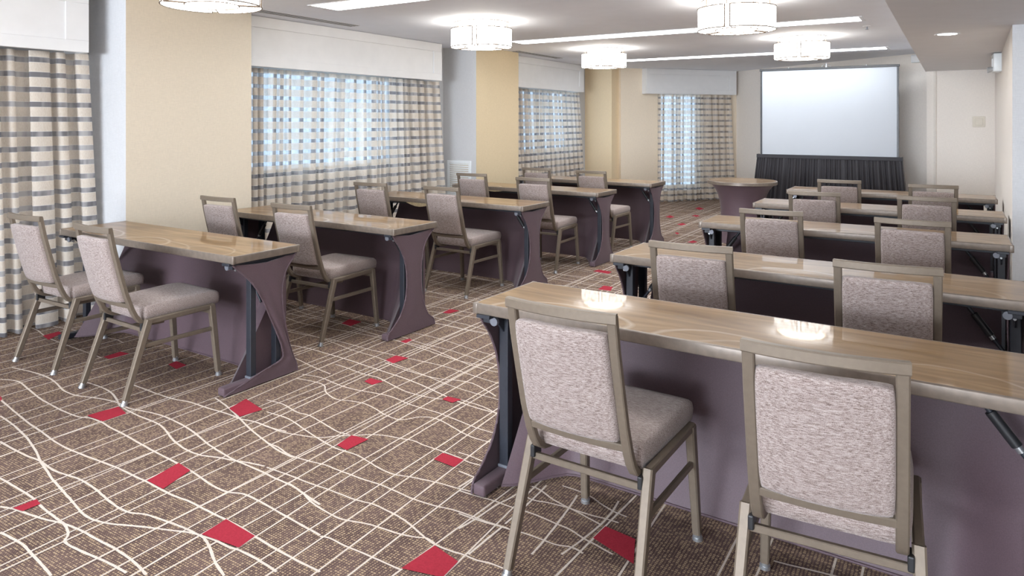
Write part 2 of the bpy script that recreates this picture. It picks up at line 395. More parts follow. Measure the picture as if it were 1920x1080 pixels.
# ------------------------------------------------------------------ carpet inlay lines and red patches
def px_floor(px, py):
    c, s = math.cos(R(32.5)), math.sin(R(32.5)); d = 1334.0 * EYE / (py - 228.0); x = (px - 936.2) / 1334.0 * d
    return (x * c - d * s, x * s + d * c)
red_px = [[(163,780),(222,763),(237,776),(193,791)],[(429.6,767),(461,748.5),(492.6,769),(450,782)],[(276,902),(335,869),(357,883),(305.6,918)],[(24,954),(68.5,937),(76,946),(42.6,959.6)],[(378,1003),(424,974.5),(478,1006),(448,1028)],
[(631.5,835.5),(659,817),(691,824.4),(650,845)],[(813,862),(829.6,850),(870,863),(852,877)],[(752,1067),(815,1024),(859,1054),(830,1084)],[(683,716),(694,709.6),(718.5,716),(698,722.6)],[(829,749.6),(839,744),(865,750),(848,756)],
[(723,676),(742,667),(766,672),(737,682)],[(750,641),(767,635.5),(773,638.5),(761,644)],[(829,587),(844,580),(861.5,583),(842,588.6)],[(1112,509),(1122,506),(1147,510),(1141,514)],[(1121,543),(1132,536),(1149,538.5),(1145,546)],[(1112,1010),(1135,988),(1191,1012),(1188,1059)],[(640,607),(655.5,598.7),(678,604),(657,612)],[(80,630),(111,622),(115,626),(91,638)],[(193.5,670),(226,660),(242.6,664),(205,674)],[(315,684),(331,678),(350,685.6),(331,693)],
[(1303,391),(1311,388.5),(1320,392),(1312,394)],[(1248,407),(1256,404),(1265,407),(1257,409)],[(1297,405),(1304,403),(1313,405),(1306,407)],[(1269,421),(1280,418.5),(1287,421),(1278,423)],[(1265,437),(1269,436),(1274,438),(1270,440)],[(1288,454),(1300,451.5),(1308,454),(1298,456)],[(0,745),(2,744),(4,750),(0,753)]]
reds = [[px_floor(*q) for q in r] for r in red_px]
reds.append([(-1.9, 1.15), (-1.89, 1.27), (-1.75, 1.24), (-1.76, 1.13)])
for k, r in enumerate(reds):
    bm = NB(); f = bm.faces.new([bm.verts.new((x, y, 0.0028)) for x, y in r]); bmesh.ops.subdivide_edges(bm, edges=bm.edges[:], cuts=1, use_grid_fill=True)
    finish('carpet_patch', bm, M['carpet_red'], floor)
bm = NB()
ZR = [0.0010]
def ribbon(pts, w):
    prev = None; ZR[0] += 0.000006; zr = ZR[0]
    for i, p in enumerate(pts):
        a = pts[max(0, i - 1)]; b = pts[min(len(pts) - 1, i + 1)]
        tx, ty = b[0] - a[0], b[1] - a[1]; l = math.hypot(tx, ty) or 1; nx, ny = -ty / l, tx / l
        j1, j2 = w * (0.5 + rng.uniform(-0.09, 0.09)), w * (0.5 + rng.uniform(-0.09, 0.09))
        q = (bm.verts.new((p[0] + nx * j1, p[1] + ny * j1, zr)), bm.verts.new((p[0] - nx * j2, p[1] - ny * j2, zr)))
        if prev: bm.faces.new((prev[0], prev[1], q[1], q[0]))
        prev = q
def line_v(u0, v0, slope, w):          # runs away from the camera
    ph, am = rng.uniform(0, 6.28), rng.uniform(0.0, 0.012); L = rng.uniform(0.8, 2.0); pts = []
    v = -0.4
    while v < 13.2:
        d = v - v0
        pts.append((u0 + slope * L * math.tanh(d / L) + am * (math.sin(d * 1.7 + ph) - math.sin(ph)) * min(1, abs(d) / 0.4), v)); v += 0.09
    ribbon(pts, w)
def line_u(u0, v0, slope, w, lo=-5.58, hi=0.7):          # runs across the room, wavy
    ph, am, fr = rng.uniform(0, 6.28), rng.uniform(0.015, 0.055), rng.uniform(2.0, 4.0); L = rng.uniform(0.25, 0.7); pts = []
    ph2 = rng.uniform(0, 6.28)
    u = lo
    while u < hi:
        d = u - u0
        pts.append((u, v0 + slope * L * math.tanh(d / L) - 0.05 * d + (am * (math.sin(d * fr + ph) - math.sin(ph)) + 0.012 * (math.sin(d * 7.3 + ph2) - math.sin(ph2))) * min(1, abs(d) / 0.35))); u += 0.045
    ribbon(pts, w)
# cream lines that cross the room, as they run on the open floor (corner of the strip they lie in, scale, points)
TR = [((0, 680, 2.7), [
 [(0,270),(60,310),(110,355),(150,400),(185,455),(205,500),(235,545),(265,590),(300,630),(345,680),(380,720),(420,765),(470,795),(550,815),(650,825),(750,835),(850,848),(940,858),(990,868),(1020,880),(1045,905),(1065,945),(1080,990),(1100,1030),(1135,1080)],
 [(0,85),(90,95),(150,140),(200,180),(260,215),(330,250),(400,275),(450,280),(510,300),(560,330),(620,360),(700,405),(780,450),(850,485),(905,515),(965,548),(1020,585),(1080,625),(1150,655),(1230,665),(1300,695),(1380,740),(1450,780),(1530,825),(1620,875)],
 [(0,185),(40,220),(100,270),(150,310),(210,350),(270,395),(330,430),(400,460),(480,490),(560,520),(620,545),(690,580),(745,605),(820,645),(880,675),(950,700),(1010,730),(1080,765),(1145,797),(1220,835),(1290,880),(1380,935),(1500,1000),(1620,1060)],
 [(0,400),(60,435),(130,470),(205,500),(270,545),(340,570),(400,590),(460,625),(500,655),(545,695),(600,735),(660,760),(740,770),(830,800),(900,825),(960,850),(1010,875),(1090,900),(1160,935),(1210,950),(1300,995),(1400,1060)],
 [(0,585),(60,620),(120,655),(170,690),(210,730),(260,770),(300,800),(330,825),(345,870),(330,910),(400,950),(480,985),(560,1020),(640,1065)],
 [(0,730),(70,742),(150,770),(230,795),(300,810),(340,822),(420,855),(480,890),(560,930),(640,980),(700,1030),(740,1075)],
 [(0,860),(60,890),(120,925),(150,960),(190,1000),(230,1045),(260,1080)],
 [(60,25),(150,45),(230,70),(280,100),(320,140),(380,165),(450,175),(520,185),(600,205),(650,230),(720,245),(790,260),(860,285),(930,320),(990,360),(1050,410),(1110,450),(1180,490),(1250,520),(1330,555),(1400,590),(1480,625),(1560,680),(1620,720)],
 [(420,95),(500,120),(560,150),(590,185),(610,220),(680,260),(740,285),(800,310),(840,345),(870,385),(910,420),(960,450),(1020,470),(1100,480),(1180,495),(1260,508),(1340,525)],
 [(640,100),(720,130),(800,160),(880,185),(960,200),(1050,230),(1120,250),(1180,270),(1215,285),(1290,300),(1370,330),(1450,350)],
 [(1090,180),(1140,215),(1180,250),(1215,285),(1270,340),(1340,395),(1400,440),(1480,480)]]),
 ((500, 680, 2.7), [
 [(0,405),(60,430),(120,470),(220,500),(300,520),(350,540),(430,570),(500,595),(580,620),(660,655),(740,690),(850,725),(940,745),(1030,775),(1110,805),(1220,840)],
 [(0,530),(70,555),(140,580),(200,605),(290,635),(370,665),(450,695),(540,718),(600,745),(640,765),(700,800),(760,850),(800,885),(850,920),(920,950),(1000,975),(1060,1000),(1140,1020),(1240,1060)],
 [(110,610),(180,660),(230,710),(300,755),(370,790),(430,803),(520,820),(600,845),(680,870),(760,885),(810,890),(850,915)],
 [(270,880),(320,890),(400,930),(500,970),(600,1015),(680,1050)],
 [(0,320),(70,350),(180,370),(270,380),(360,372),(440,370),(520,365),(600,370),(680,385),(740,395),(800,420),(890,450),(970,480),(1040,510),(1160,535)],
 [(0,250),(110,285),(200,345),(270,390),(340,430),(400,450),(460,470),(520,505),(570,535),(640,565),(730,580),(850,605),(960,635),(1060,660),(1110,680)],
 [(0,190),(80,210),(150,250),(220,270),(290,310),(360,350),(420,365)],
 [(150,80),(230,95),(290,115),(300,150),(350,185),(430,195),(500,210),(560,240),(600,265),(680,290),(780,275),(860,285),(930,320),(990,355),(1060,385),(1160,410)],
 [(180,60),(270,75),(370,115),(440,135),(520,150),(600,165),(650,180),(720,210),(800,235),(870,255),(960,290),(1060,330),(1160,360)],
 [(350,10),(400,25),(480,55),(560,75),(620,105),(700,145),(790,170),(880,185),(960,185),(1040,205),(1110,230),(1165,260)],
 [(600,0),(680,30),(760,55),(860,80),(960,90),(1040,105),(1110,140),(1160,170)]]),
 ((860, 840, 5.4), [
 [(0,45),(120,85),(230,130),(350,160),(520,220)],[(0,235),(150,295),(290,360),(400,410)],[(0,430),(150,480),(370,540),(500,590),(650,635),(780,680),(990,770),(1130,830),(1270,920),(1400,990),(1560,1080)],
 [(0,665),(170,725),(320,770),(450,805),(560,840),(680,870),(860,935),(980,980),(1150,1010),(1260,1070)],
 [(620,470),(760,530),(900,555),(1100,605),(1250,655),(1370,690),(1490,720),(1620,760)],[(740,390),(830,430),(950,520),(1100,600),(1200,650),(1300,705),(1440,780)],[(1050,385),(1190,430),(1330,490),(1430,560),(1560,640),(1700,700)]])]
TA = [((860, 840, 5.4), [[(0,820),(170,720),(380,580),(520,510),(640,430)],[(100,1080),(280,930),(440,800)],[(740,1080),(870,930),(990,780),(1110,620),(1200,480)],[(470,770),(620,640),(740,530),(890,380)],[(0,400),(160,300),(330,200)],[(1040,1080),(1260,925),(1440,775),(1560,640),(1620,540)]])]
def px_line(c, sc_, pts):
    q = [px_floor(c[0] + x / sc_, c[1] + y / sc_) for x, y in pts]; out = []
    for i in range(len(q) - 1):
        p0, p1, p2, p3 = q[max(0, i - 1)], q[i], q[i + 1], q[min(len(q) - 1, i + 2)]
        for k in range(4):
            t = k / 4
            out.append(tuple(0.5 * (2 * p1[d] + (p2[d] - p0[d]) * t + (2 * p0[d] - 5 * p1[d] + 4 * p2[d] - p3[d]) * t * t + (3 * p1[d] - p0[d] - 3 * p2[d] + p3[d]) * t ** 3) for d in (0, 1)))
    out.append(q[-1]); return out
for (cx_, cy_, s_), ls in TR:
    for l in ls: ribbon(px_line((cx_, cy_), s_, l), 0.0095 if cx_ == 0 else 0.0075)
for (cx_, cy_, s_), ls in TA:
    for l in ls: ribbon(px_line((cx_, cy_), s_, l), 0.008)
us, vs = [], []
for r in reds:
    p0, p1, p2, p3 = r
    for a, b in ((p0, p1), (p3, p2)):
        dv = b[1] - a[1]; s = max(-0.05, min(0.05, (b[0] - a[0]) / dv if abs(dv) > 0.02 else 0)); m = ((a[0] + b[0]) / 2, (a[1] + b[1]) / 2)
        if min([abs(m[0] - q) for q in us] + [9]) > 0.075: line_v(m[0], m[1], s, rng.choice((0.0065, 0.007, 0.008))); us.append(m[0])
    for a, b in ((p1, p2), (p0, p3)):
        du = b[0] - a[0]; s = max(-0.2, min(0.2, (b[1] - a[1]) / du if abs(du) > 0.02 else 0)); m = ((a[0] + b[0]) / 2, (a[1] + b[1]) / 2)
        if m[1] > 3.15 and min([abs(m[1] - q) for q in vs] + [9]) > 0.05: line_u(m[0], m[1], s, rng.choice((0.006, 0.007, 0.009))); vs.append(m[1])
us = sorted(us + [-5.6, 0.7])
for a, b in zip(us[:-1], us[1:]):
    n = int((b - a) / 0.14)
    for k in range(n):
      if not -1.62 < a + (b - a) * (k + 1) / (n + 1) < -0.72: line_v(a + (b - a) * (k + 1) / (n + 1), rng.uniform(1, 6), rng.uniform(-0.03, 0.03), 0.007)
vs = sorted(vs + [3.1, 13.2])
for a, b in zip(vs[:-1], vs[1:]):
    n = int((b - a) / 0.15)
    for k in range(n): line_u(rng.uniform(-4, -1), a + (b - a) * (k + 1) / (n + 1), rng.uniform(-0.08, 0.05), rng.choice((0.006, 0.007, 0.009)))
for v_, lo, hi in ((0.25, -3, 0.6), (0.42, -3, 0.6), (0.6, -3, 0.6), (0.8, -2.6, 0.6), (0.98, -2.2, 0.6), (1.2, -1.9, 0.6), (1.38, -0.85, 0.6), (1.55, -0.75, 0.6), (1.75, -0.65, 0.6), (1.95, -0.6, 0.6), (2.1, -0.5, 0.6), (2.3, -0.5, 0.6), (2.5, -0.5, 0.6), (2.75, -1.6, 0.6), (2.95, -1.6, 0.6), (3.05, -5.5, -3.0), (2.85, -5.5, -3.9), (2.6, -5.5, -4.6), (2.4, -5.5, -4.4)):
    line_u(rng.uniform(lo, hi), v_, rng.uniform(-0.08, 0.05), 0.008, lo, hi)
tag(finish('carpet_lines', bm, M['carpet_line'], floor, recalc=False), kind='stuff')

# ------------------------------------------------------------------ pelmets
def pelmet(along_w, loc, rz, label, zb=1.956, depth=0.30, raised=True):
    """local x along the wall 0..w, local -y into the room"""
    e = empty('window_pelmet', (loc[0], loc[1], 0), rz); w = along_w; zt = HC - 0.003
    tag(e, label, 'pelmet', 'white panelled window pelmets')
    bm = NB()
    box(bm, 0, w, -depth, -depth + 0.02, zb, zt, 0.003); box(bm, 0, 0.02, -depth + 0.02, 0, zb, zt); box(bm, w - 0.02, w, -depth + 0.02, 0, zb, zt)
    finish('pelmet_box', bm, M['white_trim'], e)
    y0, y1 = -depth - 0.014, -depth
    bm = NB(); box(bm, 0, w, y0, y1, zb, zb + 0.085, 0.003); finish('bottom_rail', bm, M['white_trim'], e)
    bm = NB(); box(bm, 0, w, y0, y1, zt - 0.10, zt, 0.003); finish('top_rail', bm, M['white_trim'], e)
    for a in (0, w - 0.16):
        bm = NB(); box(bm, a, a + 0.16, y0, y1, zb + 0.085, zt - 0.10, 0.003); finish('stile', bm, M['white_trim'], e)
    return e
# left wall: local x -> +V so rotate 90deg; local -y -> +U
pelmet(2.755, (UW, 0.0), R(90), 'white panelled pelmet over the striped curtain beside the cream pier, ahead of tables')
pelmet(2.95, (UW, 4.04), R(90), 'long white panelled pelmet over the wide pair of sunlit curtains')
pelmet(2.48, (UW, 8.50), R(90), 'cream-lit panelled pelmet between the second pier and the far corner pier')
pb = bay(6.896, BO)
pelmet(1.953, pb, math.atan2(aA.y, aA.x), 'bluish white panelled pelmet on the angled wall beside the screen', depth=0.14)

# ------------------------------------------------------------------ curtains
def curtain(name, loc, rz, x0t, x1t, x0b, x1b, z0, z1, folds, amp, seed, label, group, stack=None):
    """pleated sheet; local x along the wall, y depth; edges run from x?t at the head to x?b at the hem"""
    r = random.Random(seed); e = empty(name, (loc[0], loc[1], 0), rz); tag(e, label, 'curtain', group)
    bm = NB(); per = 20; nx = int(folds) * per; nz = 26; g = []; N = int(folds)
    ph = [r.uniform(-1, 1) for _ in range(N + 2)]; am = [r.uniform(0.5, 1.3) for _ in range(N + 2)]
    ww = [r.uniform(0.55, 1.5) for _ in range(N)]; tot = sum(ww); cum = [0.0]
    for w_ in ww: cum.append(cum[-1] + w_ / tot)
    for j in range(nz + 1):
        t = j / nz; z = z1 + (z0 - z1) * t; xa = x0t + (x0b - x0t) * t; xb = x1t + (x1b - x1t) * t; row = []
        for i in range(nx + 1):
            k = min(N - 1, i // per); f = i / per - k; fw = cum[k + 1] - cum[k]
            a = f * 2 * math.pi; aa = am[k] * (1 - f) + am[k + 1] * f
            sn = math.sin(a); y = amp * aa * (0.8 + 0.2 * t) * math.copysign(abs(sn) ** 0.8, sn) + 0.35 * amp * t * math.sin(k * 1.9 + f * 1.9 + ph[0])
            lean = (0.10 + 0.10 * ph[k]) * math.sin(2 * a) + 0.10 * (ph[k] * (1 - f) + ph[k + 1] * f) * t * math.sin(a * 0.5)
            x = xa + (xb - xa) * (cum[k] + fw * f) - (xb - xa) * fw * lean
            row.append(bm.verts.new((x, y, z + (0.006 * math.sin(a) if j == nz else 0))))
        g.append(row)
    for j in range(nz):
        for i in range(nx): bm.faces.new((g[j][i], g[j][i + 1], g[j + 1][i + 1], g[j + 1][i]))
    finish('drape', bm, M['curtain'], e, smooth=180, recalc=False)
    return e
def wand(e, x, y, z0, z1):
    bm = NB(); tube(bm, (x, y, z0), (x, y, z1), 0.008, 0.006, 8); o = finish('pull_wand', bm, M['white_plastic'], e); o['label'] = 'white pull wand'
CU = -5.43; ZT = 1.952; GC = 'striped curtains at the windows'
curtain('curtain', (CU, 0.0), R(90), 0.9, 2.80, 0.85, 2.885, 0.012, ZT, 13, 0.062, 3, 'striped curtain beside the cream pier, behind two tweed chairs', GC)
curtain('curtain', (CU, 0.0), R(90), 4.12, 5.33, 4.12, 5.275, 0.012, ZT, 10, 0.055, 5, 'sheer striped curtain with strong daylight, touching the first cream pier', GC)
curtain('curtain', (CU, 0.0), R(90), 5.355, 7.10, 5.30, 7.26, 0.012, ZT, 13, 0.055, 8, 'striped curtain flaring toward the white wall grille', GC)
e = curtain('curtain', (CU, 0.0), R(90), 8.56, 9.47, 8.56, 9.63, 0.012, ZT, 7, 0.055, 11, 'narrow striped curtain emerging from behind the second pier', GC)
wand(e, 9.51, -0.10, 1.25, 1.95)
curtain('curtain', (CU, 0.0), R(90), 9.53, 11.05, 9.64, 11.33, 0.012, ZT, 11, 0.055, 14, 'daylit striped curtain beside the far corner pier', GC)
cb = bay(0, BO + 0.075); rzb = math.atan2(aA.y, aA.x)
e = curtain('curtain', cb, rzb, 7.19, 7.985, 7.19, 7.985, 0.012, ZT, 6, 0.042, 17, 'bluish checked-looking curtain on the angled wall, the half with the wand', GC)
wand(e, 7.21, -0.06, 1.35, 1.95)
curtain('curtain', cb, rzb, 7.995, 8.76, 7.995, 8.85, 0.012, ZT, 6, 0.042, 21, 'brown-folded curtain on the angled wall, half behind the round table', GC)

# ------------------------------------------------------------------ ceiling fittings
def ceiling_lamp(u, v, rz, label):
    e = empty('ceiling_lamp', (u, v, HC), rz); tag(e, label, 'ceiling light', 'drum ceiling lamps in a grid')
    ro, zt, zb = 0.29, -0.075, -0.245
    bm = NB(); lathe(bm, [(0.0, -0.001), (0.262, -0.001), (0.262, -0.014), (0.0, -0.014)], 40); finish('canopy', bm, M['white_trim'], e, smooth=40)
    bm = NB(); lathe(bm, [(0.215, -0.016), (0.215, -0.07)], 40); finish('inner_glow', bm, M['glow'], e, smooth=60, recalc=False)
    gaps = [(-2.10, 0.13), (0.35, 0.13), (2.15, 0.13)]
    angs = []
    for k in range(3):
        a0 = gaps[k][0] + gaps[k][1] / 2; a1 = (gaps[(k + 1) % 3][0] - gaps[(k + 1) % 3][1] / 2) + (2 * math.pi if k == 2 else 0); angs.append((a0, a1))
    for a0, a1 in angs:
        bm = NB(); n = 22
        lathe(bm, [(ro, zt), (ro, zb), (ro - 0.004, zb), (ro - 0.004, zt), (ro, zt)], n, a0, a1)
        sh = finish('shade_panel', bm, M['shade'], e, smooth=40)
        bm = NB()
        for zz in (zt, zb):
            polytube(bm, [((ro + 0.002) * math.cos(a0 + (a1 - a0) * i / n), (ro + 0.002) * math.sin(a0 + (a1 - a0) * i / n), zz) for i in range(0)] or [Vector(((ro + 0.002) * math.cos(a0 + (a1 - a0) * i / n), (ro + 0.002) * math.sin(a0 + (a1 - a0) * i / n), zz)) for i in range(n + 1)], 0.004, 6)
        for aa in (a0, a1): tube(bm, ((ro + 0.002) * math.cos(aa), (ro + 0.002) * math.sin(aa), zt), ((ro + 0.002) * math.cos(aa), (ro + 0.002) * math.sin(aa), zb), 0.004, 0.004, 6)
        finish('panel_wire', bm, M['lamp_wire'], sh, smooth=60)
    bm = NB(); lathe(bm, [(0.155, zb + 0.012), (0.278, zb + 0.006)], 40); finish('diffuser', bm, M['shade'], e, smooth=60, recalc=False)
    bm = NB(); lathe(bm, [(0.0, zb + 0.014), (0.155, zb + 0.014)], 40); finish('centre_diffuser', bm, M['bulb'], e, recalc=False)
    bm = NB(); polytube(bm, [Vector((0.262 * math.cos(k * math.pi / 20), 0.262 * math.sin(k * math.pi / 20), -0.015)) for k in range(41)], 0.003, 6); finish('canopy_rim', bm, M['lamp_wire'], e, smooth=60)
    bm = NB(); lathe(bm, [(0.255, zt), (0.255, zb + 0.012)], 40); finish('inner_drum', bm, M['diffuser'], e, smooth=60, recalc=False)
    bm = NB(); polytube(bm, [Vector((0.158 * math.cos(k * math.pi / 18), 0.158 * math.sin(k * math.pi / 18), zb + 0.004)) for k in range(37)], 0.004, 6)
    for g, wd in gaps:
        for s in (-1, 1):
            a = g + s * wd / 2; tube(bm, (0.158 * math.cos(a), 0.158 * math.sin(a), zb + 0.004), (ro * math.cos(a), ro * math.sin(a), zb), 0.003, 0.003, 6)
    finish('bottom_ring', bm, M['lamp_wire'], e, smooth=60)
    for k in range(8):
        a = k * math.pi / 4 + 0.2; bm = NB(); tube(bm, (0.25 * math.cos(a), 0.25 * math.sin(a), -0.012), (0.25 * math.cos(a), 0.25 * math.sin(a), zt - 0.002), 0.004, 0.004, 6); finish('hanger_rod', bm, M['lamp_wire'], e)
    return e
ceiling_lamp(-3.84, 2.74, 0.3, 'drum ceiling lamp cut by the photo top, before the first cream pier')
ceiling_lamp(-1.42, 2.74, 0.2, 'unseen drum ceiling lamp added for light over the nearest soffit-side table, above the photo top')  # out of view, continues the lamp grid; added to brighten the room
ceiling_lamp(-3.80, 5.645, 0.9, 'drum ceiling lamp whose base hides the second cream pier top')
ceiling_lamp(-1.42, 5.665, 0.55, 'largest-looking drum ceiling lamp near the soffit, above the central tables')
ceiling_lamp(-3.845, 8.58, 0.8, 'drum ceiling lamp ahead of the far corner pier')
ceiling_lamp(-1.435, 8.59, 0.6, 'drum ceiling lamp hanging just before the screen')

def strip_light(v, label, gap_u=-3.215):
    e = empty('strip_light', (0, 0, HC)); tag(e, label, 'ceiling light', 'recessed strip lights')
    v0, v1 = v - 0.165, v + 0.165
    for a, b in ((-4.43, gap_u - 0.006), (gap_u + 0.006, -0.722)):
        bm = NB(); box(bm, a, b, v0 + 0.012, v1 - 0.012, -0.004, 0.0); finish('diffuser', bm, M['strip'], e)
    bm = NB()
    for a, b, c, d in ((-4.46, -0.69, v0, v0 + 0.012), (-4.46, -0.69, v1 - 0.012, v1), (-4.46, -4.43, v0 + 0.012, v1 - 0.012), (-0.722, -0.69, v0 + 0.012, v1 - 0.012)): box(bm, a, b, c, d, -0.006, 0.0)
    finish('trim_frame', bm, M['white_trim'], e)
strip_light(4.235, 'recessed strip light cut by the photo top beside the nearest drum lamp')
strip_light(1.12, 'unseen recessed strip light added for light over the open carpet, above the photo top')  # unseen strip at the same spacing, added for extra light
strip_light(7.35, 'long recessed strip light in two lengths between the drum lamp rows')
strip_light(10.43, 'recessed strip light closest to the screen wall')

def slot_vent(u0, v0, v1, label):
    e = empty('ceiling_vent', (u0, v0, HC)); tag(e, label, 'vent', 'slot vents in the ceiling'); L = v1 - v0
    bm = NB(); box(bm, -0.068, 0.068, 0, L, -0.0025, 0, 0); finish('slot_back', bm, M['dark_slot'], e)
    for k in range(4):
        x = -0.066 + k * 0.044
        bm = NB(); box(bm, x - 0.006, x + 0.006, 0, L, -0.0034, -0.0015); finish('slat', bm, M['white_trim'], e)
slot_vent(-5.03, 3.9, 5.22, 'slot vent in the ceiling over the wide curtains')
slot_vent(-4.99, 8.25, 9.53, 'slot vent in the ceiling past the second cream pier')

# downlight, detector, sprinkler
e = empty('recessed_downlight', (-0.035, 6.62, HS)); tag(e, 'small round downlight glowing in the lowered ceiling', 'downlight')
bm = NB(); lathe(bm, [(0.066, -0.003), (0.088, -0.006), (0.09, 0.0)], 32); finish('trim_ring', bm, M['white_trim'], e, smooth=40)
bm = NB(); lathe(bm, [(0.0, -0.003), (0.067, -0.003)], 32); finish('lens', bm, M['downlight'], e)
e = empty('sprinkler_head', (-0.72, 7.95, HC)); tag(e, 'tiny ceiling sprinkler past the end of the strip light', 'sprinkler')
bm = NB(); lathe(bm, [(0.0, 0), (0.04, 0), (0.036, -0.008), (0.0, -0.010)], 20); finish('escutcheon', bm, M['white_trim'], e, smooth=40)
bm = NB(); tube(bm, (0, 0, -0.008), (0, 0, -0.035), 0.008); tube(bm, (0, 0, -0.035), (0, 0, -0.038), 0.016); finish('deflector', bm, M['grey_steel'], e)

# wall items
e = empty('wall_vent', (-5.34, 7.43, 0)); tag(e, 'white louvred air grille low on the white side of second pier', 'vent')
zt, zb = 0.957, 0.50
bm = NB()
for a, b, c, d in ((-0.185, 0.185, zt - 0.035, zt), (-0.185, 0.185, zb, zb + 0.035), (-0.185, -0.15, zb + 0.035, zt - 0.035), (0.15, 0.185, zb + 0.035, zt - 0.035)): box(bm, a, b, -0.016, 0, c, d, 0.003)
finish('grille_frame', bm, M['white_plastic'], e)
bm = NB(); box(bm, -0.155, 0.155, -0.004, 0, zb + 0.03, zt - 0.03); finish('grille_back', bm, M['beige_plastic'], e)
n = 15
for k in range(n):
    z = zb + 0.045 + (zt - zb - 0.09) * k / (n - 1)
    bm = NB(); sweep(bm, [(-0.152, -0.008, z), (0.152, -0.008, z)], (0, 0.7, 0.7), 0.018, 0.003); finish('slat', bm, M['white_plastic'], e)
vE = 8.75
e = empty('emergency_light', (ur(vE), vE, 0), R(-88.8)); tag(e, 'white emergency light box high on the narrow wall', 'emergency light')
# local x -> -V, local -y -> -U
bm = NB(); box(bm, -0.14, 0.14, -0.075, 0, 1.955, 2.138, 0.012, 3); finish('light_body', bm, M['white_plastic'], e, smooth=40)
bm = NB(); box(bm, -0.05, 0.05, -0.082, -0.07, 2.01, 2.09, 0.004); finish('front_panel', bm, M['white_trim'], e)
for sx in (-0.07, 0.07):
    bm = NB(); tube(bm, (sx, -0.07, 1.985), (sx, -0.115, 1.978), 0.020, 0.028, 16); finish('lamp_head', bm, M['chrome'], e, smooth=40)
e = empty('cover_plate', (0.295, 11.40, 1.455)); tag(e, 'beige square cover plate on the far wall under the soffit', 'wall plate')
bm = NB(); box(bm, -0.07, 0.07, -0.01, 0, -0.07, 0.07, 0.004); finish('plate', bm, M['beige_plastic'], e)
bm = NB(); box(bm, -0.045, 0.045, -0.016, -0.009, -0.045, 0.045, 0.004); finish('plate_lid', bm, M['beige_plastic'], e)
pw = bay(T2, -7.22)
e = empty('wall_speaker', (pw[0], pw[1], 2.335), math.atan2(nA.y, nA.x)); tag(e, 'small white box high on the screen wall, half behind soffit', 'speaker')
bm = NB(); box(bm, -0.09, 0.09, -0.09, 0, -0.055, 0.055, 0.01); finish('speaker_body', bm, M['white_plastic'], e, smooth=40)
bm = NB(); box(bm, -0.075, 0.075, -0.094, -0.088, -0.042, 0.042, 0.003); finish('speaker_grille', bm, M['white_trim'], e)

# ------------------------------------------------------------------ projection screen with dress skirt
SV = 10.9
e = empty('projection_screen', (-1.495, SV, 0)); tag(e, 'white projection screen in a black frame with black pleated skirt', 'screen')
hw = 0.87; z0, z1 = 0.985, 2.20
bm = NB(); box(bm, -hw, hw, -0.004, 0.004, z0 - 0.03, z1); finish('screen_surface', bm, M['screen'], e)
bm = NB(); box(bm, -hw - 0.03, hw + 0.03, -0.02, 0.02, z1 - 0.004, z1 + 0.026, 0.004); o = finish('top_bar', bm, M['black_frame'], e); o['label'] = 'black top bar'
for s in (-1, 1):
    bm = NB(); box(bm, s * (hw + 0.008) - 0.012, s * (hw + 0.008) + 0.012, -0.016, 0.016, z0 - 0.05, z1, 0.003); finish('side_bar', bm, M['black_frame'], e)
    bm = NB(); box(bm, s * (hw - 0.1) - 0.02, s * (hw - 0.1) + 0.02, 0.03, 0.07, 0.0, z0, 0.003); box(bm, s * (hw - 0.1) - 0.02, s * (hw - 0.1) + 0.02, -0.25, 0.35, 0, 0.03, 0.003); finish('stand_leg', bm, M['black_frame'], e)
for x in (-0.5, 0.5):
    bm = NB(); tube(bm, (x, 0, z1 + 0.024), (x, 0, z1 + 0.036), 0.010, 0.008, 10); finish('clip', bm, M['chrome'], e)
bm = NB(); tube(bm, (0, -0.01, z1 + 0.02), (0, -0.01, z1 + 0.05), 0.022, 0.014, 14); polytube(bm, [(0.055 * math.cos(a), -0.01, z1 + 0.03 + 0.03 * math.sin(a)) for a in [k * math.pi / 10 for k in range(11)]], 0.005, 6); tube(bm, (0, -0.01, z1 + 0.05), (0, -0.01, z1 + 0.085), 0.012, 0.004, 10)
o = finish('hanging_hook', bm, M['chrome'], e, smooth=40); o['label'] = 'chrome hook'
# skirt: header band and gathered cloth that flares to the floor
bm = NB(); box(bm, -0.935, 0.935, -0.05, -0.035, z0 - 0.055, z0 - 0.003, 0.003); box(bm, -0.935, -0.92, -0.035, 0.10, z0 - 0.055, z0 - 0.003); box(bm, 0.92, 0.935, -0.035, 0.10, z0 - 0.055, z0 - 0.003)
finish('skirt_band', bm, M['skirt'], e)
bm = NB(); nx, nz = 300, 12; g = []; r = random.Random(4); phs = [r.uniform(-1, 1) for _ in range(60)]
for j in range(nz + 1):
    t = j / nz; z = (z0 - 0.05) + (0.012 - z0 + 0.05) * t; row = []
    for i in range(nx + 1):
        s = i / nx; q = s * 40; k = int(q); f = q - k; pa = phs[k] * (1 - f) + phs[k + 1] * f
        half = 0.93 + 0.085 * t
        x = (2 * s - 1) * half; y = -0.04 - 0.07 * t + (0.006 + 0.022 * t) * math.sin(q * 2 * math.pi * 0.7 + pa * 2.2) - 0.0 * t
        row.append(bm.verts.new((x, y, z)))
    g.append(row)
for j in range(nz):
    for i in range(nx): bm.faces.new((g[j][i], g[j][i + 1], g[j + 1][i + 1], g[j + 1][i]))
for side in (0, nx):                         # returns at both ends
    s = -1 if side == 0 else 1
    back = [bm.verts.new((g[j][side].co.x + s * 0.01 * j / nz, 0.12, g[j][side].co.z)) for j in range(nz + 1)]
    for j in range(nz): bm.faces.new((g[j][side], g[j + 1][side], back[j + 1], back[j]))
finish('skirt', bm, M['skirt'], e, smooth=70, recalc=False)

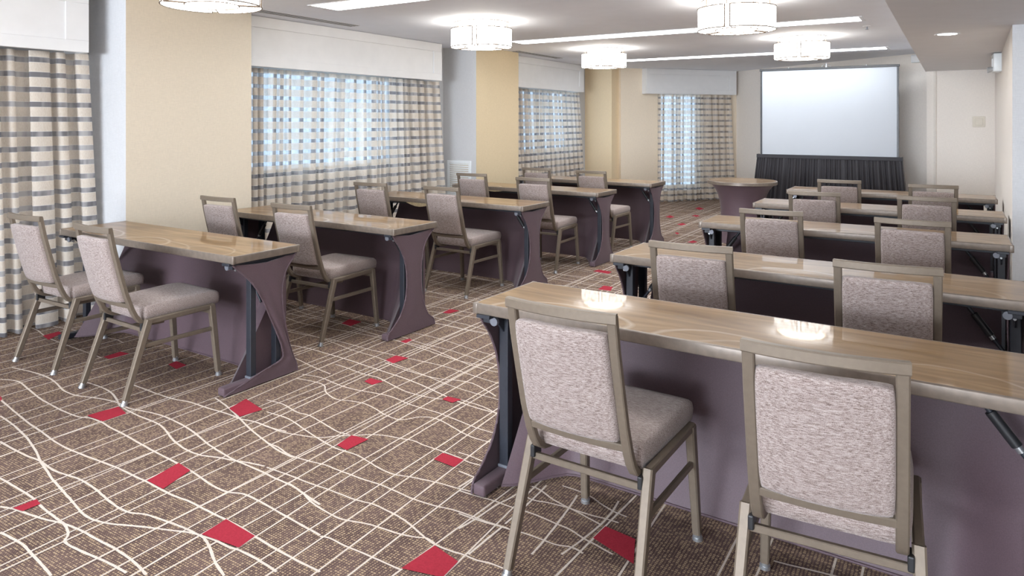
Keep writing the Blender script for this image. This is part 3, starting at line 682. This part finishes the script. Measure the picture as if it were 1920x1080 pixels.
# ------------------------------------------------------------------ round table
e = empty('round_table', (-2.17, 8.93, 0)); tag(e, 'round glossy table in a flared purple-brown stretch cover near screen', 'table')
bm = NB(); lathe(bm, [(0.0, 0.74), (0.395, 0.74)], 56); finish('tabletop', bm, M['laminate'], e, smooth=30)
bm = NB(); lathe(bm, [(0.394, 0.7402), (0.403, 0.7395), (0.408, 0.733), (0.408, 0.702), (0.40, 0.697), (0.0, 0.697)], 56); finish('edge_band', bm, M['edge'], e, smooth=35)
bm = NB(); prof = [(0.375, 0.694), (0.345, 0.672), (0.315, 0.63), (0.285, 0.57), (0.265, 0.50), (0.252, 0.42), (0.247, 0.33), (0.252, 0.24), (0.268, 0.15), (0.292, 0.08), (0.318, 0.03), (0.33, 0.003)]
rings = lathe(bm, prof, 56)
for r_, ring in zip(prof, rings):
    t = max(0.0, min(1.0, (0.69 - r_[1]) / 0.69))
    for i, v in enumerate(ring):
        k = 1 + 0.05 * math.cos(4 * (i / 56 * 2 * math.pi)) * (t ** 2); v.co.x *= k; v.co.y *= k
finish('stretch_cover', bm, M['spandex'], e, smooth=180)
bm = NB(); tube(bm, (0, 0, 0.03), (0, 0, 0.69), 0.04); box(bm, -0.26, 0.26, -0.03, 0.03, 0, 0.04); box(bm, -0.03, 0.03, -0.26, 0.26, 0, 0.04); finish('pedestal', bm, M['black_steel'], e)

# ------------------------------------------------------------------ seminar tables
LEN, WID, TOPZ = 1.83, 0.455, 0.74
def smooth(t): t = max(0.0, min(1.0, t)); return t * t * (3 - 2 * t)
def lerp_curve(c, z):
    for (za, a), (zb, b) in zip(c[:-1], c[1:]):
        if za >= z >= zb: return a + (b - a) * smooth((za - z) / (za - zb)) if False else a + (b - a) * (za - z) / (za - zb)
    return c[-1][1]
def cr(c, n=40):
    """dense Catmull-Rom resample of (z, y) points"""
    out = []
    for i in range(len(c) - 1):
        p0, p1, p2, p3 = c[max(0, i - 1)], c[i], c[i + 1], c[min(len(c) - 1, i + 2)]
        for k in range(8):
            t = k / 8
            out.append(tuple(0.5 * ((2 * p1[d]) + (-p0[d] + p2[d]) * t + (2 * p0[d] - 5 * p1[d] + 4 * p2[d] - p3[d]) * t * t + (-p0[d] + 3 * p1[d] - 3 * p2[d] + p3[d]) * t ** 3) for d in (0, 1)))
    out.append(c[-1]); return out
FRONT = [(0.698, 0.012), (0.66, 0.035), (0.60, 0.085), (0.50, 0.135), (0.38, 0.155), (0.26, 0.145), (0.16, 0.10), (0.09, 0.03), (0.05, -0.025), (0.006, -0.04)]
BACK = [(0.698, 0.447), (0.66, 0.405), (0.60, 0.35), (0.50, 0.315), (0.38, 0.305), (0.26, 0.315), (0.16, 0.345), (0.09, 0.385), (0.05, 0.44), (0.006, 0.455)]
FRONT_SLIP = [(0.690, 0.015), (0.66, 0.045), (0.58, 0.13), (0.48, 0.20), (0.36, 0.262), (0.24, 0.315), (0.15, 0.345), (0.10, 0.33), (0.062, 0.17), (0.006, -0.04)]
BACK_SLIP = [(0.698, 0.447), (0.66, 0.42), (0.60, 0.375), (0.50, 0.345), (0.38, 0.35), (0.26, 0.375), (0.16, 0.405), (0.09, 0.43), (0.05, 0.448), (0.006, 0.455)]
def end_panel(bm, x, sgn, fr, bk):
    """stretch end panel: hourglass sheet with a rolled hem, a bit of belly outward"""
    F, B = cr(fr), cr(bk); n = len(F); m = 9; outer, inner = [], []
    for k in range(n):
        ro, ri = [], []
        for i in range(m):
            s = i / (m - 1); z = F[k][0] * (1 - s) + B[k][0] * s; y = F[k][1] * (1 - s) + B[k][1] * s
            d = 0.006 * math.sin(math.pi * s); fold = 0.004 * math.sin(s * 9 + z * 14) * (1 if fr is FRONT_SLIP else 0.25)
            top_sag = -0.022 * math.sin(math.pi * s) * max(0, (z - 0.6) / 0.1) if z > 0.6 else 0
            ro.append(bm.verts.new((x + sgn * (d + fold), y, z + top_sag))); ri.append(bm.verts.new((x + sgn * (d + fold - 0.004), y, z + top_sag)))
        outer.append(ro); inner.append(ri)
    for k in range(n - 1):
        for i in range(m - 1):
            bm.faces.new((outer[k][i], outer[k][i + 1], outer[k + 1][i + 1], outer[k + 1][i])); bm.faces.new((inner[k][i], inner[k + 1][i], inner[k + 1][i + 1], inner[k][i + 1]))
        bm.faces.new((outer[k][0], outer[k + 1][0], inner[k + 1][0], inner[k][0])); bm.faces.new((outer[k][-1], inner[k][-1], inner[k + 1][-1], outer[k + 1][-1]))
    bm.faces.new([outer[0][0]] + [inner[0][0]] + inner[0][1:] + list(reversed(outer[0][1:])))
    # rolled hems
    polytube(bm, [v.co.copy() for v in [o[0] for o in outer]], 0.005, 6); polytube(bm, [v.co.copy() for v in [o[-1] for o in outer]], 0.005, 6)
def build_table(slip_right=False):
    """origin on the floor under the middle of the front edge"""
    root = empty('seminar_table', (0, 0, 0)); hl = LEN / 2; P = []
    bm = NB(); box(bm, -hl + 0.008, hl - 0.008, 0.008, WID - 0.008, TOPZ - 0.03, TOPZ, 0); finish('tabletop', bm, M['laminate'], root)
    bm = NB(); t = 0.042
    box(bm, -hl, hl, -0.0, 0.012, TOPZ - t, TOPZ + 0.0006, 0.005, 3); box(bm, -hl, hl, WID - 0.012, WID, TOPZ - t, TOPZ + 0.0006, 0.005, 3)
    box(bm, -hl, -hl + 0.012, 0.004, WID - 0.004, TOPZ - t, TOPZ + 0.0006, 0.005, 3); box(bm, hl - 0.012, hl, 0.004, WID - 0.004, TOPZ - t, TOPZ + 0.0006, 0.005, 3)
    box(bm, -hl + 0.01, hl - 0.01, 0.01, WID - 0.01, TOPZ - 0.038, TOPZ - 0.031)
    finish('edge_band', bm, M['edge'], root, smooth=40)
    for sx in (-1, 1):
        for y in (0.0, WID):
            x = sx * hl; s = 1 if y == 0 else -1
            bm = NB(); box(bm, min(x + sx * 0.0016, x - sx * 0.022), max(x + sx * 0.0016, x - sx * 0.022), min(y - s * 0.0016, y + s * 0.016), max(y - s * 0.0016, y + s * 0.016), TOPZ - t - 0.0015, TOPZ + 0.0016, 0.005, 3)
            finish('corner_cap', bm, M['edge'], root, smooth=40)
    for y in (0.10, 0.33):
        bm = NB(); box(bm, -hl + 0.05, hl - 0.05, y, y + 0.03, TOPZ - t - 0.028, TOPZ - t + 0.003, 0.003); finish('under_rail', bm, M['black_steel'], root)
    for sx in (-1, 1):
        xi = sx * (hl - 0.052)
        bm = NB(); box(bm, xi - 0.03, xi + 0.03, -0.01, 0.452, TOPZ - t - 0.012, TOPZ - t + 0.002, 0.002); box(bm, xi - 0.018, xi + 0.018, 0.02, 0.43, TOPZ - t - 0.035, TOPZ - t - 0.012, 0.002)
        finish('leg_plate', bm, M['black_steel'], root)
        for y in (0.155, 0.325):
            bm = NB(); box(bm, xi - 0.02, xi + 0.02, y - 0.018, y + 0.018, 0.03, TOPZ - t - 0.02, 0.003); lg = finish('leg', bm, M['black_steel'], root)
            bm = NB(); box(bm, xi - 0.024, xi + 0.024, y - 0.024, y + 0.024, 0.046, 0.058, 0.003); finish('weld_collar', bm, M['grey_steel'], lg)
        for poly in ([(0.155, 0.60), (0.137, 0.60), (0.06, 0.675), (0.05, 0.69), (0.155, 0.69)], [(0.325, 0.60), (0.343, 0.60), (0.40, 0.675), (0.41, 0.69), (0.325, 0.69)]):
            bm = NB(); a = [bm.verts.new((xi - 0.004, y, z)) for y, z in poly]; b = [bm.verts.new((xi + 0.004, y, z)) for y, z in poly]
            bm.faces.new(a); bm.faces.new(list(reversed(b)))
            for i in range(5): bm.faces.new((a[i], a[(i + 1) % 5], b[(i + 1) % 5], b[i]))
            finish('gusset', bm, M['black_steel'], root)
        bm = NB(); box(bm, xi - 0.024, xi + 0.024, -0.02, 0.435, 0.008, 0.042, 0.006); finish('foot', bm, M['black_steel'], root)
        for y in (0.0, 0.41):
            bm = NB(); tube(bm, (xi, y, 0.0), (xi, y, 0.012), 0.014, 0.014, 12); finish('glide', bm, M['black_plastic'], root)
        bm = NB(); tube(bm, (xi - sx * 0.03, 0.02, TOPZ - t - 0.026), (xi - sx * 0.03, 0.034, TOPZ - t - 0.026), 0.017, 0.017, 18); o = finish('bumper', bm, M['grey_steel'], root, smooth=40); o['label'] = 'grey round bumper'
        bm = NB(); tube(bm, (xi - sx * 0.005, 0.055, TOPZ - t - 0.045), (xi - sx * 0.005, 0.07, TOPZ - t - 0.045), 0.006, 0.006, 10); o = finish('lock_pin', bm, M['chrome'], root); o['label'] = 'bright pin'
        # folding strut: thin rod, thick sleeve, rod
        a, b = Vector((xi - sx * 0.02, 0.24, 0.44)), Vector((xi - sx * 0.20, 0.24, TOPZ - t - 0.01)); d = b - a
        bm = NB(); tube(bm, a, b, 0.008, 0.008, 10); st = finish('strut', bm, M['black_steel'], root, smooth=40)
        bm = NB(); tube(bm, a + d * 0.36, a + d * 0.70, 0.015, 0.015, 12); finish('strut_sleeve', bm, M['black_plastic'], st, smooth=40)
        bm = NB(); tube(bm, a + d * 0.30, a + d * 0.355, 0.011, 0.011, 12); finish('strut_ring', bm, M['chrome'], st, smooth=40)
        bm = NB(); box(bm, xi - 0.027, xi + 0.027, -0.038, 0.452, 0.003, 0.047, 0.010, 3); so = finish('foot_sleeve', bm, M['spandex'], root, smooth=50)
        if slip_right and sx < 0: bpy.data.objects.remove(so); continue
        bm = NB(); sl = slip_right and sx > 0
        end_panel(bm, sx * (hl - 0.022), sx, FRONT_SLIP if sl else FRONT, BACK_SLIP if sl else BACK)
        finish('cover_end', bm, M['spandex'], root, smooth=60)
    # modesty panel: hangs from the back edge, pulled to the middle at the hem and forward to the feet at both ends
    bm = NB(); nx, nz = 48, 14; g = []
    for j in range(nz + 1):
        t_ = j / nz; row = []
        for i in range(nx + 1):
            x = (-hl + 0.096) + (LEN - 0.192) * i / nx; xe = hl - abs(x)
            yb = 0.275 - 0.225 * smooth((0.30 - xe) / 0.22); zb = 0.02 + 0.012 * smooth((xe - 0.1) / 0.3)
            y = 0.435 + (yb - 0.435) * (t_ ** 1.25); z = 0.693 + (zb - 0.693) * t_
            row.append(bm.verts.new((x, y, z)))
        g.append(row)
    for j in range(nz):
        for i in range(nx): bm.faces.new((g[j][i], g[j][i + 1], g[j + 1][i + 1], g[j + 1][i]))
    for side, x in ((0, -hl + 0.096), (nx, hl - 0.096)):      # the cover closes round the back of each leg pair
        bk = [bm.verts.new((x, 0.436, g[j][side].co.z)) for j in range(nz + 1)]
        for j in range(nz): bm.faces.new((g[j][side], g[j + 1][side], bk[j + 1], bk[j]))
    hem = [v.co.copy() for v in g[-1]]
    polytube(bm, hem, 0.005, 6)
    finish('modesty_panel', bm, M['spandex'], root, smooth=70, recalc=False)
    return root
def copy_tree(o, parent=None):
    c = o.copy(); COL.objects.link(c)
    if parent is not None: c.parent = parent
    for ch in list(o.children): copy_tree(ch, c)
    return c
TAB = {'L1': (-3.213, 2.419, -0.4), 'L2': (-3.126, 3.605, -1.3), 'L3': (-3.054, 5.165, -0.8), 'L4': (-2.999, 6.55, -0.9), 'L5': (-2.926, 7.85, -1.2),
       'R1': (-1.603, 2.322, -1.65), 'R2': (-1.56, 3.562, -1.7), 'R3': (-1.531, 5.059, 0.2), 'R4': (-1.489, 6.499, -0.3), 'R5': (-1.48, 7.966, -0.2)}
ORD = {'1': 'fifth', '2': 'fourth', '3': 'third', '4': 'second', '5': 'first'}
SIDE = {'L': 'window-side', 'R': 'soffit-side'}
proto = build_table(); slip = build_table(True)
TOBJ = {}
first = True
for k, (u, v, r) in TAB.items():
    a = R(r); hx = -LEN / 2 if k[0] == 'L' else LEN / 2
    cx, cy = u + hx * math.cos(a), v + hx * math.sin(a)
    o = slip if k == 'L1' else (proto if k == 'L2' else copy_tree(proto))
    o.location = (cx, cy, 0); o.rotation_euler = (0, 0, a); TOBJ[k] = o
    if k == 'R1': o.scale.x = 1.035; o.location.x += 0.032; o.location.y -= 0.001
    ex = ', end cover slipped' if k == 'L1' else ''
    lab = 'long glossy seminar table, %s from the screen in the %s column%s' % (ORD[k[1]], SIDE[k[0]], ex)
    tag(o, lab, 'table', 'seminar tables in two columns')
def loose_strip(k, x0, w, sag):
    bm = NB(); n = 16; a, b = [], []
    for i in range(n + 1):
        s = i / n; x = x0 + w * s; z = TOPZ - 0.040
        a.append((bm.verts.new((x, -0.003, z)), bm.verts.new((x, 0.001, z)))); zz = z - sag * math.sin(math.pi * s) - 0.002
        b.append((bm.verts.new((x, -0.003, zz)), bm.verts.new((x, 0.001, zz))))
    for i in range(n):
        bm.faces.new((a[i][0], a[i + 1][0], b[i + 1][0], b[i][0])); bm.faces.new((a[i][1], b[i][1], b[i + 1][1], a[i + 1][1])); bm.faces.new((b[i][0], b[i + 1][0], b[i + 1][1], b[i][1]))
    o = finish('loose_edge_strip', bm, M['gold_trim'], TOBJ[k], smooth=40); o['label'] = 'sagging brassy edge strip'
loose_strip('L3', -0.37, 0.30, 0.032); loose_strip('L4', -0.46, 0.22, 0.010)

# ------------------------------------------------------------------ banquet chairs
def build_chair():
    """faces +y; origin on the floor midway between the rear feet"""
    root = empty('banquet_chair', (0, 0, 0)); fm = M['frame']
    # back frame: two posts swept in the side plane, bowed top rail, lower cross bar
    prof = [(-0.050, 0.906), (-0.030, 0.80), (0.0, 0.68), (0.032, 0.56), (0.062, 0.475), (0.083, 0.432), (0.104, 0.405), (0.134, 0.388), (0.175, 0.380), (0.235, 0.378)]
    bm = NB()
    for s in (-1, 1):
        xs = [0.168, 0.169, 0.170, 0.171, 0.172, 0.172, 0.172, 0.172, 0.172, 0.172]
        sweep(bm, [(s * 0.169, y, z) for (y, z) in prof], (1, 0, 0), 0.030, 0.023, bev=1)
    n = 12
    sweep(bm, [((-1 + 2 * i / n) * 0.184, -0.052 - 0.020 * (1 - (-1 + 2 * i / n) ** 2), 0.8985) for i in range(n + 1)], (0, 0, 1), 0.031, 0.023, bev=1)
    sweep(bm, [((-1 + 2 * i / n) * 0.160, 0.056 - 0.010 * (1 - (-1 + 2 * i / n) ** 2), 0.492) for i in range(n + 1)], (0, -0.27, 1), 0.026, 0.020, bev=1)
    finish('back_frame', bm, fm, root, smooth=35)
    # back cushion follows the lean and bow of the frame
    def lean(z):
        for (ya, za), (yb, zb) in zip(prof[:-1], prof[1:]):
            if za >= z >= zb: return ya + (yb - ya) * (za - z) / (za - zb)
        return prof[0][0]
    def warp(p):
        x, t, z = p.x, p.z, p.y; zz = 0.680 + z
        return Vector((x, lean(zz) - 0.018 * (1 - (x / 0.155) ** 2) + t, zz))
    bm = NB(); pillow(bm, 0.313, 0.346, 0.050, 14, 16, p=40, crown=0.004, fn=warp); finish('backrest', bm, M['tweed'], root, smooth=180)
    # seat cushion: flat crown, boxed sides
    def seat(p):
        z = p.z + 0.440; k = p.y / 0.225
        return Vector((p.x * (1 + 0.03 * k), p.y + 0.345, z + 0.006 * k - (0.012 * (abs(k) ** 6) if p.z > 0 and k > 0 else 0)))
    bm = NB(); pillow(bm, 0.395, 0.45, 0.082, 14, 16, p=32, crown=0.009, fn=seat); finish('seat', bm, M['tweed'], root, smooth=180)
    bm = NB(); box(bm, -0.18, 0.18, 0.16, 0.52, 0.384, 0.402, 0.004); finish('seat_pan', bm, M['black_plastic'], root)
    for s in (-1, 1):
        # rear leg, front leg (tapered tubes) with bright glides
        for top, bot, nm in (((s * 0.205, 0.137, 0.408), (s * 0.219, 0.004, 0.024), 'r'), ((s * 0.205, 0.505, 0.410), (s * 0.217, 0.540, 0.024), 'f')):
            bm = NB(); sweep(bm, [top, tuple(a * 0.5 + b * 0.5 for a, b in zip(top, bot)), bot], (1, 0, 0), [0.032, 0.030, 0.027], [0.037, 0.034, 0.030], bev=1)
            lg = finish('leg', bm, fm, root, smooth=35)
            d = (Vector(bot) - Vector(top)).normalized(); b0 = Vector(bot); b1 = b0 + d * 0.024
            bm = NB(); tube(bm, b0 - d * 0.004, b0 + d * 0.012, 0.014, 0.014, 14); tube(bm, b0 + d * 0.012, Vector((b1.x, b1.y, 0.0)), 0.017, 0.018, 14)
            o = finish('glide', bm, M['chrome'], lg, smooth=40); o['label'] = 'bright metal glide'
        bm = NB(); sweep(bm, [(s * 0.205, 0.128, 0.399), (s * 0.205, 0.515, 0.403)], (1, 0, 0), 0.026, 0.028, bev=1); finish('seat_rail', bm, fm, root, smooth=35)
        bm = NB(); sweep(bm, [(s * 0.2095, 0.098, 0.278), (s * 0.209, 0.516, 0.276)], (1, 0, 0), 0.016, 0.022, bev=1); finish('stretcher', bm, fm, root, smooth=35)
        bm = NB(); box(bm, s * 0.188 - 0.008, s * 0.188 + 0.008, 0.10, 0.15, 0.352, 0.392, 0.004); finish('bracket', bm, M['black_plastic'], root)
        bm = NB(); tube(bm, (s * 0.222, 0.528, 0.165), (s * 0.2265, 0.528, 0.165), 0.006, 0.006, 10); finish('stacking_stud', bm, M['chrome'], root)
    bm = NB(); sweep(bm, [(-0.198, 0.118, 0.355), (0.198, 0.118, 0.355)], (0, 0, 1), 0.022, 0.016, bev=1); finish('rear_stretcher', bm, fm, root, smooth=35)
    bm = NB(); sweep(bm, [(-0.198, 0.500, 0.372), (0.198, 0.500, 0.372)], (0, 0, 1), 0.022, 0.016, bev=1); finish('front_stretcher', bm, fm, root, smooth=35)
    return root
# centre of the top rail on the floor plan, turn in degrees
CH = {'L1a': (-4.582, 2.018, 1.0), 'L1b': (-3.80, 1.995, -2.0), 'L2a': (-4.485, 3.245, 1.0), 'L2b': (-3.673, 3.211, 0.5), 'L3a': (-4.38, 4.731, 3.0), 'L3b': (-3.60, 4.745, -1.0),
      'L4a': (-4.266, 6.15, 2.0), 'L4b': (-3.43, 5.985, 2.5), 'L5a': (-4.135, 7.295, 2.0), 'L5b': (-3.375, 7.18, -2.0),
      'R1a': (-0.983, 1.872, -1.5), 'R1b': (-0.263, 1.842, 3.5), 'R2a': (-0.987, 3.128, 3.0), 'R2b': (-0.214, 3.094, 3.0), 'R3a': (-0.944, 4.587, 2.0), 'R3b': (-0.191, 4.558, -1.0),
      'R4a': (-0.905, 5.95, 3.0), 'R4b': (-0.16, 5.992, 0.0), 'R5a': (-0.892, 7.29, 4.0), 'R5b': (-0.142, 7.165, 3.0)}
chair0 = build_chair(); first = True
for k, (u, v, r) in CH.items():
    o = chair0 if first else copy_tree(chair0); first = False
    a = R(r); d = 0.055
    o.location = (u - d * math.sin(a), v + d * math.cos(a), 0); o.rotation_euler = (0, 0, a)
    if k[0] == 'L': pos = 'by the curtains' if k[2] == 'a' else 'by the aisle'
    else: pos = 'by the aisle' if k[2] == 'a' else 'by the narrow wall'
    tag(o, 'tweed metal-framed chair %s at the %s-from-screen table, %s column' % (pos, ORD[k[1]], SIDE[k[0]]), 'chair', 'tweed banquet chairs at the seminar tables')
